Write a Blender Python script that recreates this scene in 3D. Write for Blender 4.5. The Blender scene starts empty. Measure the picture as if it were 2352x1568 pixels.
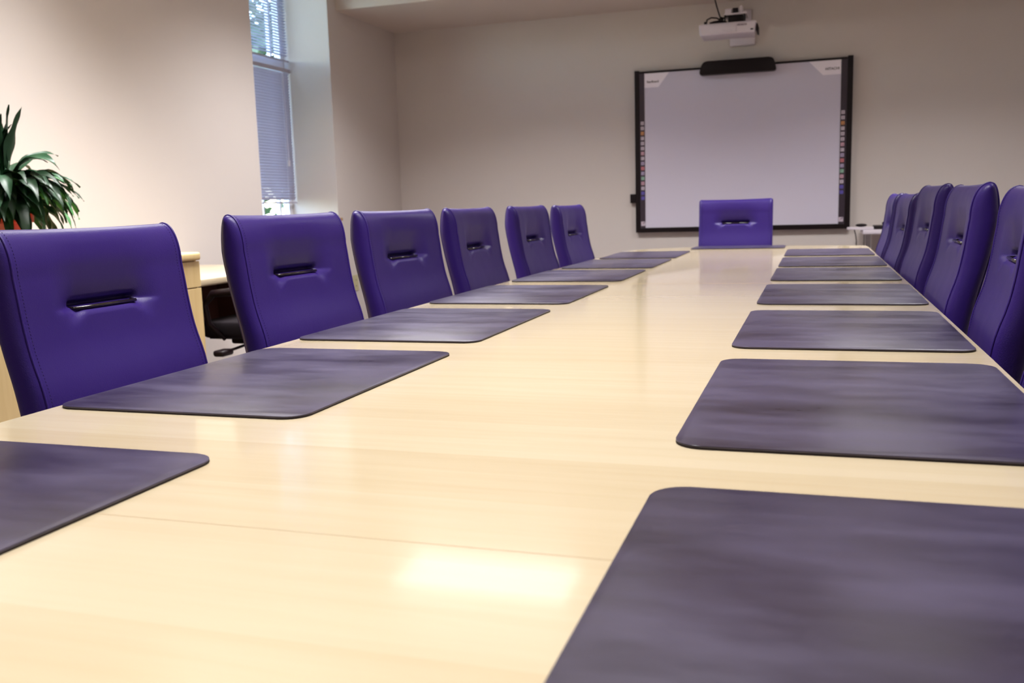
import bpy, bmesh, math, random
from mathutils import Vector, Matrix, noise

random.seed(7)
SC = bpy.context.scene
COL = SC.collection

# ------------------------------------------------------------------ camera
cam_d = bpy.data.cameras.new('camera')
cam = bpy.data.objects.new('camera', cam_d)
COL.objects.link(cam)
Rv = Vector((0.95089255, 0.30812962, -0.02931715))
Uv = Vector((-0.01666495, 0.14554724, 0.98921094))
Fv = Vector((-0.30907222, 0.94014474, -0.14353475))
m = Matrix((Rv, Uv, -Fv)).transposed().to_4x4()
m.translation = Vector((0, 0, 1.03))
cam.matrix_world = m
cam_d.sensor_width = 36.0
cam_d.lens = 2135.81 / 2352 * 36
cam_d.clip_start = 0.02
cam_d.dof.use_dof = True
cam_d.dof.focus_distance = 1.7
cam_d.dof.aperture_fstop = 7.5
SC.camera = cam

# ------------------------------------------------------------------ world, exposure
w = bpy.data.worlds.new('daylight')
SC.world = w
w.use_nodes = True
nt = w.node_tree
nt.nodes.clear()
wo = nt.nodes.new('ShaderNodeOutputWorld')
bg = nt.nodes.new('ShaderNodeBackground')
sky = nt.nodes.new('ShaderNodeTexSky')
sky.sky_type = 'NISHITA'
sky.sun_disc = False
sky.sun_elevation = math.radians(40)
sky.sun_rotation = math.radians(60)
bg.inputs['Strength'].default_value = 2.2
nt.links.new(sky.outputs[0], bg.inputs['Color'])
nt.links.new(bg.outputs[0], wo.inputs['Surface'])
SC.view_settings.view_transform = 'Standard'
SC.view_settings.look = 'None'
SC.view_settings.gamma = 1.0
SC.view_settings.use_curve_mapping = False
SC.view_settings.exposure = 0.28

# ------------------------------------------------------------------ the ceiling light fixtures' lamps
XW, YW = -3.576, 7.8            # left wall plane, whiteboard wall plane
ZC, ZS, YS = 2.85, 2.575, 6.74  # ceiling, bulkhead underside, bulkhead front
TROFFERS = [(-2.0, 5.42, 56.0), (-2.35, 3.3, 54.0), (0.75, 5.42, 50.0),
            (-0.6, 1.75, 27.0), (-0.6, -0.6, 20.0), (1.9, 3.3, 10.0)]  # both panels over the table are unseen, added to light the chair rows
LAMP_COL = (1.0, 0.972, 0.98)
for i, (tx, ty, pw) in enumerate(TROFFERS):
    ld = bpy.data.lights.new('fluorescent_lamp', 'AREA')
    ld.shape = 'RECTANGLE'
    ld.size, ld.size_y = 1.15, 0.56
    ld.energy = pw
    ld.color = LAMP_COL
    ld.spread = math.radians(130 if i in (0, 2) else 106)
    lo = bpy.data.objects.new('fluorescent_lamp', ld)
    lo.location = (tx, ty, ZC - 0.03)
    COL.objects.link(lo)

# ------------------------------------------------------------------ helpers
def mat(name, col, rough=0.5, metal=0.0, coat=0.0, spec=0.5, coat_rough=0.1, sheen=0.0):
    mm = bpy.data.materials.new(name)
    mm.use_nodes = True
    b = mm.node_tree.nodes['Principled BSDF']
    b.inputs['Base Color'].default_value = (*col, 1)
    b.inputs['Roughness'].default_value = rough
    b.inputs['Metallic'].default_value = metal
    b.inputs['Coat Weight'].default_value = coat
    b.inputs['Coat Roughness'].default_value = coat_rough
    b.inputs['Specular IOR Level'].default_value = spec
    if sheen:
        b.inputs['Sheen Weight'].default_value = sheen
    return mm

def nodes(mm):
    return mm.node_tree.nodes, mm.node_tree.links, mm.node_tree.nodes['Principled BSDF']

def add_noise(mm, scale=(1, 1, 1), nscale=5.0, c1=None, c2=None, detail=4, bump=0.0, bscale=None,
              rough=None, p1=0.3, p2=0.7, bdist=0.002):
    n, l, b = nodes(mm)
    tc = n.new('ShaderNodeTexCoord'); mp = n.new('ShaderNodeMapping')
    mp.inputs['Scale'].default_value = scale
    l.new(tc.outputs['Object'], mp.inputs['Vector'])
    nz = n.new('ShaderNodeTexNoise'); nz.inputs['Scale'].default_value = nscale
    nz.inputs['Detail'].default_value = detail
    l.new(mp.outputs[0], nz.inputs['Vector'])
    if c1:
        cr = n.new('ShaderNodeValToRGB')
        cr.color_ramp.elements[0].position = p1; cr.color_ramp.elements[0].color = (*c1, 1)
        cr.color_ramp.elements[1].position = p2; cr.color_ramp.elements[1].color = (*c2, 1)
        l.new(nz.outputs['Fac'], cr.inputs[0]); l.new(cr.outputs[0], b.inputs['Base Color'])
    if rough:
        mr = n.new('ShaderNodeMapRange')
        mr.inputs['From Min'].default_value = 0.3; mr.inputs['From Max'].default_value = 0.7
        mr.inputs['To Min'].default_value = rough[0]; mr.inputs['To Max'].default_value = rough[1]
        l.new(nz.outputs['Fac'], mr.inputs[0]); l.new(mr.outputs[0], b.inputs['Roughness'])
    if bump:
        n2 = n.new('ShaderNodeTexNoise'); n2.inputs['Scale'].default_value = bscale or nscale
        n2.inputs['Detail'].default_value = 3
        l.new(tc.outputs['Object'], n2.inputs['Vector'])
        bp = n.new('ShaderNodeBump'); bp.inputs['Strength'].default_value = bump
        bp.inputs['Distance'].default_value = bdist
        l.new(n2.outputs['Fac'], bp.inputs['Height']); l.new(bp.outputs[0], b.inputs['Normal'])
    return mm

def obj(name, bm, mats=None, parent=None, smooth=False, loc=None, auto=None):
    me = bpy.data.meshes.new(name)
    bmesh.ops.recalc_face_normals(bm, faces=bm.faces[:])
    bm.to_mesh(me); bm.free()
    o = bpy.data.objects.new(name, me)
    COL.objects.link(o)
    if mats is not None:
        for x in (mats if isinstance(mats, (list, tuple)) else [mats]):
            me.materials.append(x)
    if smooth:
        for p in me.polygons: p.use_smooth = True
    if auto is not None:
        for p in me.polygons: p.use_smooth = True
        try:
            me.set_sharp_from_angle(angle=math.radians(auto))
        except Exception:
            pass
    if parent: o.parent = parent
    if loc: o.location = loc
    return o

def thing(name, label, cat, loc=(0, 0, 0), rz=0.0, group=None):
    o = bpy.data.objects.new(name, None)
    o.empty_display_size = 0.1
    COL.objects.link(o)
    o.location = loc; o.rotation_euler = (0, 0, rz)
    o['label'] = label; o['category'] = cat
    if group: o['group'] = group
    return o

def tag(o, label, cat, group=None):
    o['label'] = label; o['category'] = cat
    if group: o['group'] = group
    return o

def struct(o):
    o['kind'] = 'structure'
    return o

def box(bm, x0, x1, y0, y1, z0, z1, bevel=0.0, seg=2, mi=0):
    r = bmesh.ops.create_cube(bm, size=1.0)
    vs = r['verts']
    for v in vs:
        v.co = Vector((x0 + (v.co.x + .5) * (x1 - x0), y0 + (v.co.y + .5) * (y1 - y0), z0 + (v.co.z + .5) * (z1 - z0)))
    fs = list({f for v in vs for f in v.link_faces})
    for f in fs: f.material_index = mi
    if bevel:
        es = list({e for v in vs for e in v.link_edges})
        rr = bmesh.ops.bevel(bm, geom=es, offset=bevel, segments=seg, affect='EDGES', profile=0.5)
        for f in rr['faces']: f.material_index = mi
    return vs

def tube(bm, pts, r, seg=8, mi=0, closed=False):
    pts = [Vector(p) for p in pts]
    rings = []
    n = len(pts)
    up = Vector((0, 0, 1))
    prev = None
    for i, p in enumerate(pts):
        if closed:
            d = pts[(i + 1) % n] - pts[i - 1]
        else:
            d = pts[min(i + 1, n - 1)] - pts[max(i - 1, 0)]
        d.normalize()
        if prev is None:
            a = up if abs(d.dot(up)) < 0.9 else Vector((1, 0, 0))
            s = d.cross(a).normalized()
        else:
            s = (prev - d * prev.dot(d)).normalized()
        prev = s
        t = d.cross(s)
        rr = r[i] if isinstance(r, (list, tuple)) else r
        rings.append([bm.verts.new(p + (s * math.cos(k * 2 * math.pi / seg) + t * math.sin(k * 2 * math.pi / seg)) * rr) for k in range(seg)])
    m = n if closed else n - 1
    for i in range(m):
        a, b = rings[i], rings[(i + 1) % n]
        for k in range(seg):
            f = bm.faces.new((a[k], a[(k + 1) % seg], b[(k + 1) % seg], b[k])); f.material_index = mi
    if not closed:
        for ring in (rings[0], rings[-1]):
            try:
                f = bm.faces.new(ring); f.material_index = mi
            except ValueError:
                pass

def lathe(bm, prof, seg=32, cx=0, cy=0, mi=0):
    rings = []
    for (r, z) in prof:
        if r < 1e-5:
            rings.append([bm.verts.new((cx, cy, z))])
        else:
            rings.append([bm.verts.new((cx + r * math.cos(k * 2 * math.pi / seg), cy + r * math.sin(k * 2 * math.pi / seg), z)) for k in range(seg)])
    for a, b in zip(rings, rings[1:]):
        for k in range(seg):
            k2 = (k + 1) % seg
            if len(a) == 1 and len(b) == 1: continue
            if len(a) == 1: f = bm.faces.new((a[0], b[k], b[k2]))
            elif len(b) == 1: f = bm.faces.new((a[k], a[k2], b[0]))
            else: f = bm.faces.new((a[k], a[k2], b[k2], b[k]))
            f.material_index = mi

def prism(bm, poly, z0, z1, bevel=0.0, seg=2, mi=0):
    lo = [bm.verts.new((x, y, z0)) for x, y in poly]
    hi = [bm.verts.new((x, y, z1)) for x, y in poly]
    n = len(poly)
    fb = bm.faces.new(lo[::-1]); ft = bm.faces.new(hi)
    sides = [bm.faces.new((lo[i], lo[(i + 1) % n], hi[(i + 1) % n], hi[i])) for i in range(n)]
    for f in [fb, ft] + sides: f.material_index = mi
    if bevel:
        es = list(ft.edges) + list(fb.edges)
        bmesh.ops.bevel(bm, geom=es, offset=bevel, segments=seg, affect='EDGES', profile=0.5)

def rrect(x0, x1, y0, y1, r, n=6):
    out = []
    for cx, cy, a0 in ((x1 - r, y0 + r, -90), (x1 - r, y1 - r, 0), (x0 + r, y1 - r, 90), (x0 + r, y0 + r, 180)):
        for i in range(n + 1):
            a = math.radians(a0 + 90 * i / n)
            out.append((cx + r * math.cos(a), cy + r * math.sin(a)))
    return out

def sstep(a, b, x):
    t = max(0.0, min(1.0, (x - a) / (b - a)))
    return t * t * (3 - 2 * t)

def interp(tab, z):
    if z <= tab[0][0]: return tab[0][1]
    for (a, va), (b, vb) in zip(tab, tab[1:]):
        if z <= b:
            t = (z - a) / (b - a)
            return va + (vb - va) * t
    return tab[-1][1]

def smooth_interp(tab, z, r=0.02):
    return sum(interp(tab, z + d * r) for d in (-1, -.5, 0, .5, 1)) / 5

# ------------------------------------------------------------------ materials
M = {}
M['wall'] = add_noise(mat('wall_paint', (0.62, 0.57, 0.53), 0.75), nscale=220, bump=0.05, detail=2)
M['ceil'] = add_noise(mat('ceiling_paint', (0.60, 0.53, 0.47), 0.85), nscale=160, bump=0.08, detail=2)
M['carpet'] = add_noise(mat('carpet', (0.16, 0.11, 0.11), 0.95), nscale=300, c1=(0.13, 0.09, 0.09), c2=(0.24, 0.18, 0.18), bump=0.5, bscale=400)
M['base'] = mat('baseboard_vinyl', (0.10, 0.07, 0.07), 0.5)
M['white_frame'] = mat('painted_window_frame', (0.75, 0.75, 0.80), 0.4)
M['slat'] = mat('blind_slat', (0.42, 0.39, 0.46), 0.45)
M['steel'] = mat('chrome', (0.75, 0.75, 0.78), 0.18, metal=1.0)
M['black'] = add_noise(mat('black_plastic', (0.006, 0.002, 0.003), 0.5, spec=0.25), nscale=90, rough=(0.36, 0.5))
M['gloss_black'] = mat('gloss_black_rod', (0.015, 0.010, 0.010), 0.15, coat=0.5)
M['fabric_black'] = add_noise(mat('black_fabric', (0.008, 0.005, 0.007), 0.9, spec=0.2), nscale=600, bump=0.3)
M['white_plastic'] = add_noise(mat('white_plastic', (0.62, 0.57, 0.62), 0.4), nscale=50, rough=(0.35, 0.45))
M['cream_plastic'] = mat('cream_plastic', (0.50, 0.46, 0.27), 0.4)
M['dark_hole'] = mat('dark_slot', (0.01, 0.008, 0.008), 0.8)
M['red_pot'] = add_noise(mat('red_ceramic', (0.42, 0.03, 0.02), 0.3, coat=0.3), nscale=20, rough=(0.25, 0.4))
M['soil'] = add_noise(mat('soil', (0.03, 0.018, 0.01), 1.0), nscale=80, bump=0.8, c1=(0.02, 0.012, 0.008), c2=(0.07, 0.04, 0.02))

# leather
lea = mat('purple_leather', (0.028, 0.0105, 0.140), 0.37, spec=0.40)
n, l, b = nodes(lea)
tc = n.new('ShaderNodeTexCoord'); vo = n.new('ShaderNodeTexVoronoi'); vo.inputs['Scale'].default_value = 420
l.new(tc.outputs['Object'], vo.inputs['Vector'])
nz = n.new('ShaderNodeTexNoise'); nz.inputs['Scale'].default_value = 9; nz.inputs['Detail'].default_value = 5
l.new(tc.outputs['Object'], nz.inputs['Vector'])
bp = n.new('ShaderNodeBump'); bp.inputs['Strength'].default_value = 0.16; bp.inputs['Distance'].default_value = 0.001
l.new(vo.outputs['Distance'], bp.inputs['Height'])
bp2 = n.new('ShaderNodeBump'); bp2.inputs['Strength'].default_value = 0.12; bp2.inputs['Distance'].default_value = 0.01
l.new(nz.outputs['Fac'], bp2.inputs['Height']); l.new(bp.outputs[0], bp2.inputs['Normal'])
l.new(bp2.outputs[0], b.inputs['Normal'])
mr = n.new('ShaderNodeMapRange'); mr.inputs['To Min'].default_value = 0.33; mr.inputs['To Max'].default_value = 0.44
l.new(nz.outputs['Fac'], mr.inputs[0]); l.new(mr.outputs[0], b.inputs['Roughness'])
M['leather'] = lea
M['piping'] = mat('blue_piping', (0.030, 0.010, 0.16), 0.42)
M['thread'] = mat('dark_thread', (0.018, 0.006, 0.07), 0.8)

# maple veneer: grain runs across the table (X), veneer sheets change tone along Y
def wood(name, base, dark, axis='x', gloss=0.2, coat=0.5, band=7.0, blotch=0.35):
    mm = mat(name, base, gloss, coat=coat, coat_rough=0.08)
    n, l, b = nodes(mm)
    tc = n.new('ShaderNodeTexCoord')
    mp = n.new('ShaderNodeMapping')
    mp.inputs['Scale'].default_value = {'x': (1.2, 22, 22), 'y': (22, 1.2, 22), 'z': (22, 22, 1.2)}[axis]
    l.new(tc.outputs['Object'], mp.inputs['Vector'])
    g = n.new('ShaderNodeTexNoise'); g.inputs['Scale'].default_value = 1.6; g.inputs['Detail'].default_value = 7
    g.inputs['Roughness'].default_value = 0.62; g.inputs['Distortion'].default_value = 0.4
    l.new(mp.outputs[0], g.inputs['Vector'])
    sp = n.new('ShaderNodeSeparateXYZ'); l.new(tc.outputs['Object'], sp.inputs[0])
    src = sp.outputs['Y'] if axis == 'x' else (sp.outputs['X'] if axis == 'y' else sp.outputs['Y'])
    mu = n.new('ShaderNodeMath'); mu.operation = 'MULTIPLY'; mu.inputs[1].default_value = band
    l.new(src, mu.inputs[0])
    fl = n.new('ShaderNodeMath'); fl.operation = 'FLOOR'; l.new(mu.outputs[0], fl.inputs[0])
    wn = n.new('ShaderNodeTexWhiteNoise'); wn.noise_dimensions = '1D'; l.new(fl.outputs[0], wn.inputs['W'])
    n2 = n.new('ShaderNodeTexNoise'); n2.inputs['Scale'].default_value = 2.2; n2.inputs['Detail'].default_value = 3
    l.new(tc.outputs['Object'], n2.inputs['Vector'])
    a1 = n.new('ShaderNodeMath'); a1.operation = 'MULTIPLY_ADD'; a1.inputs[1].default_value = 0.38
    l.new(wn.outputs['Value'], a1.inputs[0])
    a2 = n.new('ShaderNodeMath'); a2.operation = 'MULTIPLY_ADD'; a2.inputs[1].default_value = blotch
    a2.inputs[2].default_value = -0.3
    l.new(n2.outputs['Fac'], a2.inputs[0])
    l.new(a2.outputs[0], a1.inputs[2])
    a3 = n.new('ShaderNodeMath'); a3.operation = 'MULTIPLY_ADD'; a3.inputs[1].default_value = 0.9
    l.new(g.outputs['Fac'], a3.inputs[0]); l.new(a1.outputs[0], a3.inputs[2])
    cr = n.new('ShaderNodeValToRGB')
    cr.color_ramp.elements[0].position = 0.15; cr.color_ramp.elements[0].color = (*base, 1)
    cr.color_ramp.elements[1].position = 0.95; cr.color_ramp.elements[1].color = (*dark, 1)
    l.new(a3.outputs[0], cr.inputs[0]); l.new(cr.outputs[0], b.inputs['Base Color'])
    return mm
M['table'] = wood('maple_veneer', (0.735, 0.63, 0.435), (0.64, 0.515, 0.315), 'x', gloss=0.20, coat=0.55, band=6.3)
M['cab'] = wood('maple_cabinet', (0.76, 0.60, 0.30), (0.60, 0.42, 0.17), 'z', gloss=0.38, coat=0.1, band=1.0)
M['desktop'] = wood('maple_desktop', (0.60, 0.51, 0.36), (0.52, 0.42, 0.27), 'y', gloss=0.35, coat=0.15, band=1.0)
M['sill'] = wood('oak_sill', (0.45, 0.28, 0.13), (0.30, 0.17, 0.07), 'y', gloss=0.4, coat=0.1, band=1.0)

# desk pad leather: dark with soft cloudy wear
pad = mat('pad_leather', (0.02, 0.016, 0.028), 0.42, spec=0.6)
n, l, b = nodes(pad)
tc = n.new('ShaderNodeTexCoord')
oi = n.new('ShaderNodeObjectInfo')
vm = n.new('ShaderNodeVectorMath'); vm.operation = 'MULTIPLY_ADD'
cmb = n.new('ShaderNodeCombineXYZ')
l.new(oi.outputs['Random'], cmb.inputs[0]); l.new(oi.outputs['Random'], cmb.inputs[1]); l.new(oi.outputs['Random'], cmb.inputs[2])
vm.inputs[1].default_value = (37, 23, 11)
l.new(cmb.outputs[0], vm.inputs[0])
mp = n.new('ShaderNodeMapping'); mp.inputs['Scale'].default_value = (2.2, 7, 1)
l.new(tc.outputs['Object'], mp.inputs['Vector']); l.new(mp.outputs[0], vm.inputs[2])
nz = n.new('ShaderNodeTexNoise'); nz.inputs['Scale'].default_value = 1.5; nz.inputs['Detail'].default_value = 6
nz.inputs['Roughness'].default_value = 0.6
l.new(vm.outputs[0], nz.inputs['Vector'])
mr = n.new('ShaderNodeMapRange'); mr.inputs['From Min'].default_value = 0.3; mr.inputs['From Max'].default_value = 0.7
mr.inputs['To Min'].default_value = 0.27; mr.inputs['To Max'].default_value = 0.40
l.new(nz.outputs['Fac'], mr.inputs[0]); l.new(mr.outputs[0], b.inputs['Roughness'])
cr = n.new('ShaderNodeValToRGB')
cr.color_ramp.elements[0].position = 0.32; cr.color_ramp.elements[0].color = (0.018, 0.012, 0.028, 1)
cr.color_ramp.elements[1].position = 0.72; cr.color_ramp.elements[1].color = (0.075, 0.062, 0.120, 1)
l.new(nz.outputs['Fac'], cr.inputs[0]); l.new(cr.outputs[0], b.inputs['Base Color'])
v2 = n.new('ShaderNodeTexVoronoi'); v2.inputs['Scale'].default_value = 500
l.new(tc.outputs['Object'], v2.inputs['Vector'])
bp = n.new('ShaderNodeBump'); bp.inputs['Strength'].default_value = 0.08; bp.inputs['Distance'].default_value = 0.0006
l.new(v2.outputs['Distance'], bp.inputs['Height']); l.new(bp.outputs[0], b.inputs['Normal'])
M['pad'] = pad
M['pad_edge'] = mat('pad_edge_felt', (0.012, 0.005, 0.006), 0.8)

# ------------------------------------------------------------------ room shell
XR, YN = 2.75, -2.6
WT = 0.45
bm = bmesh.new(); box(bm, XW - WT, XR + .2, YN - .2, YW + .2, -0.1, 0.0); struct(obj('floor', bm, M['carpet']))
bm = bmesh.new(); box(bm, XW - WT, XR + .2, YN - .2, YS, ZC, ZC + .1); struct(obj('ceiling', bm, M['ceil']))
bm = bmesh.new(); box(bm, XW, XR, YS, YW, ZS, ZC + .1); struct(obj('ceiling', bm, M['ceil']))
WY0, WY1, WZ0 = 5.545, 6.60, 0.96
bm = bmesh.new()
box(bm, XW - WT, XW, YN - .2, WY0, 0, ZC)
box(bm, XW - WT, XW, WY0, WY1, 0, WZ0)
box(bm, XW - WT, XW, WY1, YW + .2, 0, ZC)
struct(obj('wall_left', bm, M['wall']))
bm = bmesh.new(); box(bm, XW, XR, YW, YW + .2, 0, ZC); struct(obj('wall_front', bm, M['wall']))
bm = bmesh.new(); box(bm, XR, XR + .2, YN, YW, 0, ZC); struct(obj('wall_right', bm, M['wall']))
bm = bmesh.new(); box(bm, XW, XR, YN - .2, YN, 0, ZC); struct(obj('wall_back', bm, M['wall']))
bm = bmesh.new(); box(bm, XW, XW + .012, YN, YW - .012, 0, .10, .003); struct(obj('baseboard_left', bm, M['base']))
bm = bmesh.new(); box(bm, XW + .012, XR, YW - .012, YW, 0, .10, .003); struct(obj('baseboard_front', bm, M['base']))

# window 1 (deep recess, frame, rails, panes, wooden sill)
GX = -4.0
bm = bmesh.new()
box(bm, GX - .03, GX + .02, WY0, WY0 + .05, WZ0, ZC)
box(bm, GX - .03, GX + .02, WY1 - .05, WY1, WZ0, ZC)
box(bm, GX - .03, GX + .02, WY0 + .05, WY1 - .05, WZ0, WZ0 + .05)
box(bm, GX - .03, GX + .02, WY0 + .05, WY1 - .05, ZC - .05, ZC)
box(bm, GX - .03, GX + .02, WY0 + .05, WY1 - .05, 2.14, 2.20)
box(bm, GX - .02, GX + .01, 6.43, 6.455, WZ0 + .05, 2.14)
box(bm, GX - .02, GX + .01, 6.43, 6.455, 2.20, ZC - .05)
box(bm, GX - .02, GX + .01, 6.20, 6.215, WZ0 + .05, 2.14)
win = struct(obj('window_1', bm, M['white_frame']))
glass = bpy.data.materials.new('window_glass'); glass.use_nodes = True
gb = glass.node_tree.nodes['Principled BSDF']
gb.inputs['Base Color'].default_value = (0.92, 0.96, 1.0, 1); gb.inputs['Roughness'].default_value = 0.0
gb.inputs['Transmission Weight'].default_value = 1.0; gb.inputs['IOR'].default_value = 1.0
bm = bmesh.new()
box(bm, GX - .008, GX - .004, WY0 + .05, WY1 - .05, WZ0 + .05, 2.14)
box(bm, GX - .008, GX - .004, WY0 + .05, WY1 - .05, 2.20, ZC - .05)
obj('window_pane', bm, glass, win)
bm = bmesh.new(); box(bm, GX + .02, XW + .02, WY0 + .001, WY1 - .001, WZ0, WZ0 + .022, .004)
box(bm, XW + .001, XW + .022, WY0 - .03, WY1 + .035, WZ0 - .002, WZ0 + .022, .004)
obj('window_sill', bm, M['sill'], win)

def blind(label, z0, z1, pitch, tilt):
    t = thing('window_blind', label, 'blind', (GX + .06, (WY0 + WY1) / 2, z1), 0, None)
    L = (WY1 - WY0) / 2 - .012
    bm = bmesh.new()
    n_ = int((z1 - z0 - .05) / pitch)
    for i in range(n_):
        z = -(0.045 + i * pitch)
        a = math.radians(tilt)
        pr = []
        for k in range(5):
            u = (k / 4 - .5) * .025
            c = .0022 * (1 - (u / .0125) ** 2)
            pr.append((u * math.cos(a) - c * math.sin(a), u * math.sin(a) + c * math.cos(a)))
        for s0 in (0, 1):
            pass
        lo = [bm.verts.new((x, -L, z + zz)) for x, zz in pr] + [bm.verts.new((x, -L, z + zz - .0005)) for x, zz in pr[::-1]]
        hi = [bm.verts.new((x, L, z + zz)) for x, zz in pr] + [bm.verts.new((x, L, z + zz - .0005)) for x, zz in pr[::-1]]
        k = len(lo)
        for j in range(k):
            bm.faces.new((lo[j], lo[(j + 1) % k], hi[(j + 1) % k], hi[j]))
        bm.faces.new(lo); bm.faces.new(hi[::-1])
    obj('slats', bm, M['slat'], t)
    bm = bmesh.new(); box(bm, -.02, .02, -L, L, -.03, 0, .003); obj('head_rail', bm, M['slat'], t)
    bm = bmesh.new(); box(bm, -.013, .013, -L, L, -(z1 - z0), -(z1 - z0) + .012, .003); obj('bottom_rail', bm, M['slat'], t)
    for yy in (L - .12, -L + .12, 0):
        bm = bmesh.new(); tube(bm, [(.0135, yy, -.03), (.0135, yy, -(z1 - z0) + .012)], .0009, 5)
        tube(bm, [(-.0135, yy, -.03), (-.0135, yy, -(z1 - z0) + .012)], .0009, 5)
        obj('ladder_cord', bm, M['white_frame'], t)
    return t
lowb = blind('grey venetian blind covering the lower pane of the narrow window', 1.105, 2.135, .0215, 53)
bm = bmesh.new(); tube(bm, [(.022, .40, -.03), (.026, .405, -.70)], .003, 6); box(bm, .018, .034, .395, .415, -.745, -.70, .003)
obj('tilt_wand', bm, M['white_plastic'], lowb)
blind('grey venetian blind with opened slats behind the upper pane of the narrow window', 2.19, ZC - .01, .0215, 14)

# ------------------------------------------------------------------ outdoors (seen through the blinds)
bm = bmesh.new(); box(bm, -40, XW - WT - .02, -20, 40, -0.6, -0.5)
grass = add_noise(mat('lawn', (0.10, 0.16, 0.05), 0.9), nscale=12, c1=(0.06, 0.11, 0.03), c2=(0.16, 0.22, 0.08))
struct(obj('ground_lawn', bm, grass))
leafm = add_noise(mat('tree_leaf', (0.03, 0.07, 0.03), 0.5), nscale=3, c1=(0.015, 0.04, 0.02), c2=(0.05, 0.10, 0.04))
bark = mat('bark', (0.08, 0.05, 0.04), 0.9)
def tree(loc, h, r, label):
    t = thing('tree', label, 'tree', loc, 0, 'trees outside the window')
    bm = bmesh.new(); tube(bm, [(0, 0, 0), (.05, .03, h * .3), (-.03, 0, h * .75)], [.18, .13, .05], 9); obj('trunk', bm, bark, t, True)
    bm = bmesh.new()
    for i in range(5200):
        d = Vector((random.gauss(0, 1), random.gauss(0, 1), random.gauss(0, 1))).normalized() * r * random.random() ** .45
        p = Vector((0, 0, h * .62)) + Vector((d.x, d.y, d.z * 1.15))
        a = Vector((random.gauss(0, 1), random.gauss(0, 1), random.gauss(0, 1))).normalized()
        bq = a.orthogonal().normalized(); s = random.uniform(.07, .13)
        vs = [bm.verts.new(p + a * s), bm.verts.new(p + bq * s * .5), bm.verts.new(p - a * s), bm.verts.new(p - bq * s * .5)]
        bm.faces.new(vs)
    obj('foliage', bm, leafm, t)
tree((-9.6, 14.2, -.5), 6.4, 2.3, 'dark leafy tree outside seen through the upper blind slats')
bmb = bmesh.new(); 
wallx = add_noise(mat('hedge_leaf', (0.10, 0.20, 0.12), 0.8), nscale=4, c1=(0.08, 0.16, 0.10), c2=(0.30, 0.38, 0.30))
for i in range(2200):
    p = Vector((random.uniform(-13.4, -12.6), random.uniform(10, 24), random.uniform(-.5, .9)))
    a = Vector((random.gauss(0, 1), random.gauss(0, 1), random.gauss(0, 1))).normalized()
    bq = a.orthogonal().normalized(); s = random.uniform(.07, .14)
    bmb.faces.new([bmb.verts.new(p + a * s), bmb.verts.new(p + bq * s * .6), bmb.verts.new(p - a * s), bmb.verts.new(p - bq * s * .6)])
tag(obj('hedge', bmb, wallx), 'pale green hedge outside glimpsed under the raised blind', 'hedge')

# ------------------------------------------------------------------ ceiling light fixtures
diff = mat('lit_diffuser', (0.9, 0.9, 0.9), 0.5)
n, l, b = nodes(diff)
b.inputs['Emission Color'].default_value = (*LAMP_COL, 1); b.inputs['Emission Strength'].default_value = 2.8
WHERE = ['at the left, nearest the whiteboard', 'near the left wall, over the desk', 'at the right, nearest the whiteboard',
         'added unseen above the near table half to light the chairs', 'added unseen behind the camera to light the chairs', 'beside the right wall']
for (tx, ty, pw), where in zip(TROFFERS, WHERE):
    t = thing('ceiling_light', 'recessed fluorescent ceiling panel ' + where, 'ceiling light', (tx, ty, ZC - .001), 0, 'fluorescent ceiling panels')
    bm = bmesh.new()
    box(bm, -.62, .62, -.32, -.285, -.02, 0); box(bm, -.62, .62, .285, .32, -.02, 0)
    box(bm, -.62, -.58, -.285, .285, -.02, 0); box(bm, .58, .62, -.285, .285, -.02, 0)
    obj('frame', bm, M['white_frame'], t)
    bm = bmesh.new(); box(bm, -.58, .58, -.285, .285, -.008, -.002); obj('diffuser', bm, diff, t)

# ------------------------------------------------------------------ conference table
ZT = 0.742
ct = thing('conference_table', 'long glossy maple veneer conference table with bowed end', 'table', (-0.42, 2.9, 0))
left_edge = [(-1.10, -1.30), (-1.105, -.5), (-1.113, .3), (-1.120, 1.0), (-1.131, 1.6), (-1.138, 2.2), (-1.143, 2.9), (-1.136, 3.6), (-1.122, 4.5), (-1.105, 5.45)]
endc = [(-1.085, 5.60), (-1.02, 5.80), (-.90, 5.90), (-.74, 5.975), (-.58, 6.02), (-.42, 6.035), (-.25, 6.02), (-.08, 5.985), (.08, 5.945), (.20, 5.91), (.255, 5.885), (.282, 5.84)]
right_edge = [(.286, 5.7), (.289, 4.6), (.2935, 3.4), (.296, 2.4), (.2965, 1.8), (.295, 1.4), (.29, .3), (.28, -.5), (.27, -1.3)]
near = [(.2, -1.36), (-.1, -1.43), (-.42, -1.46), (-.75, -1.43), (-1.03, -1.36)]
poly = (left_edge + endc + right_edge + near)[::-1]
bm = bmesh.new()
prism(bm, [(x + .42, y - 2.9) for x, y in poly], ZT - .032, ZT, .0035, 2)
obj('table_top', bm, M['table'], ct, auto=35)
# hairline joints between the table-top sections
seam = mat('veneer_joint', (0.50, 0.38, 0.23), 0.4)
for y in (.713, 3.32):
    bm = bmesh.new()
    box(bm, -.69, .69, y - 2.9 - .0005, y - 2.9 + .0005, ZT - .001, ZT + .0002)
    obj('section_joint', bm, seam, ct)
for yy in (-2.9, 0, 2.3):
    bm = bmesh.new(); box(bm, -.17, .17, yy - .35, yy + .35, .06, ZT - .032, .004); box(bm, -.15, .15, yy - .33, yy + .33, 0, .06)
    obj('pedestal', bm, M['cab'], ct)

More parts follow.
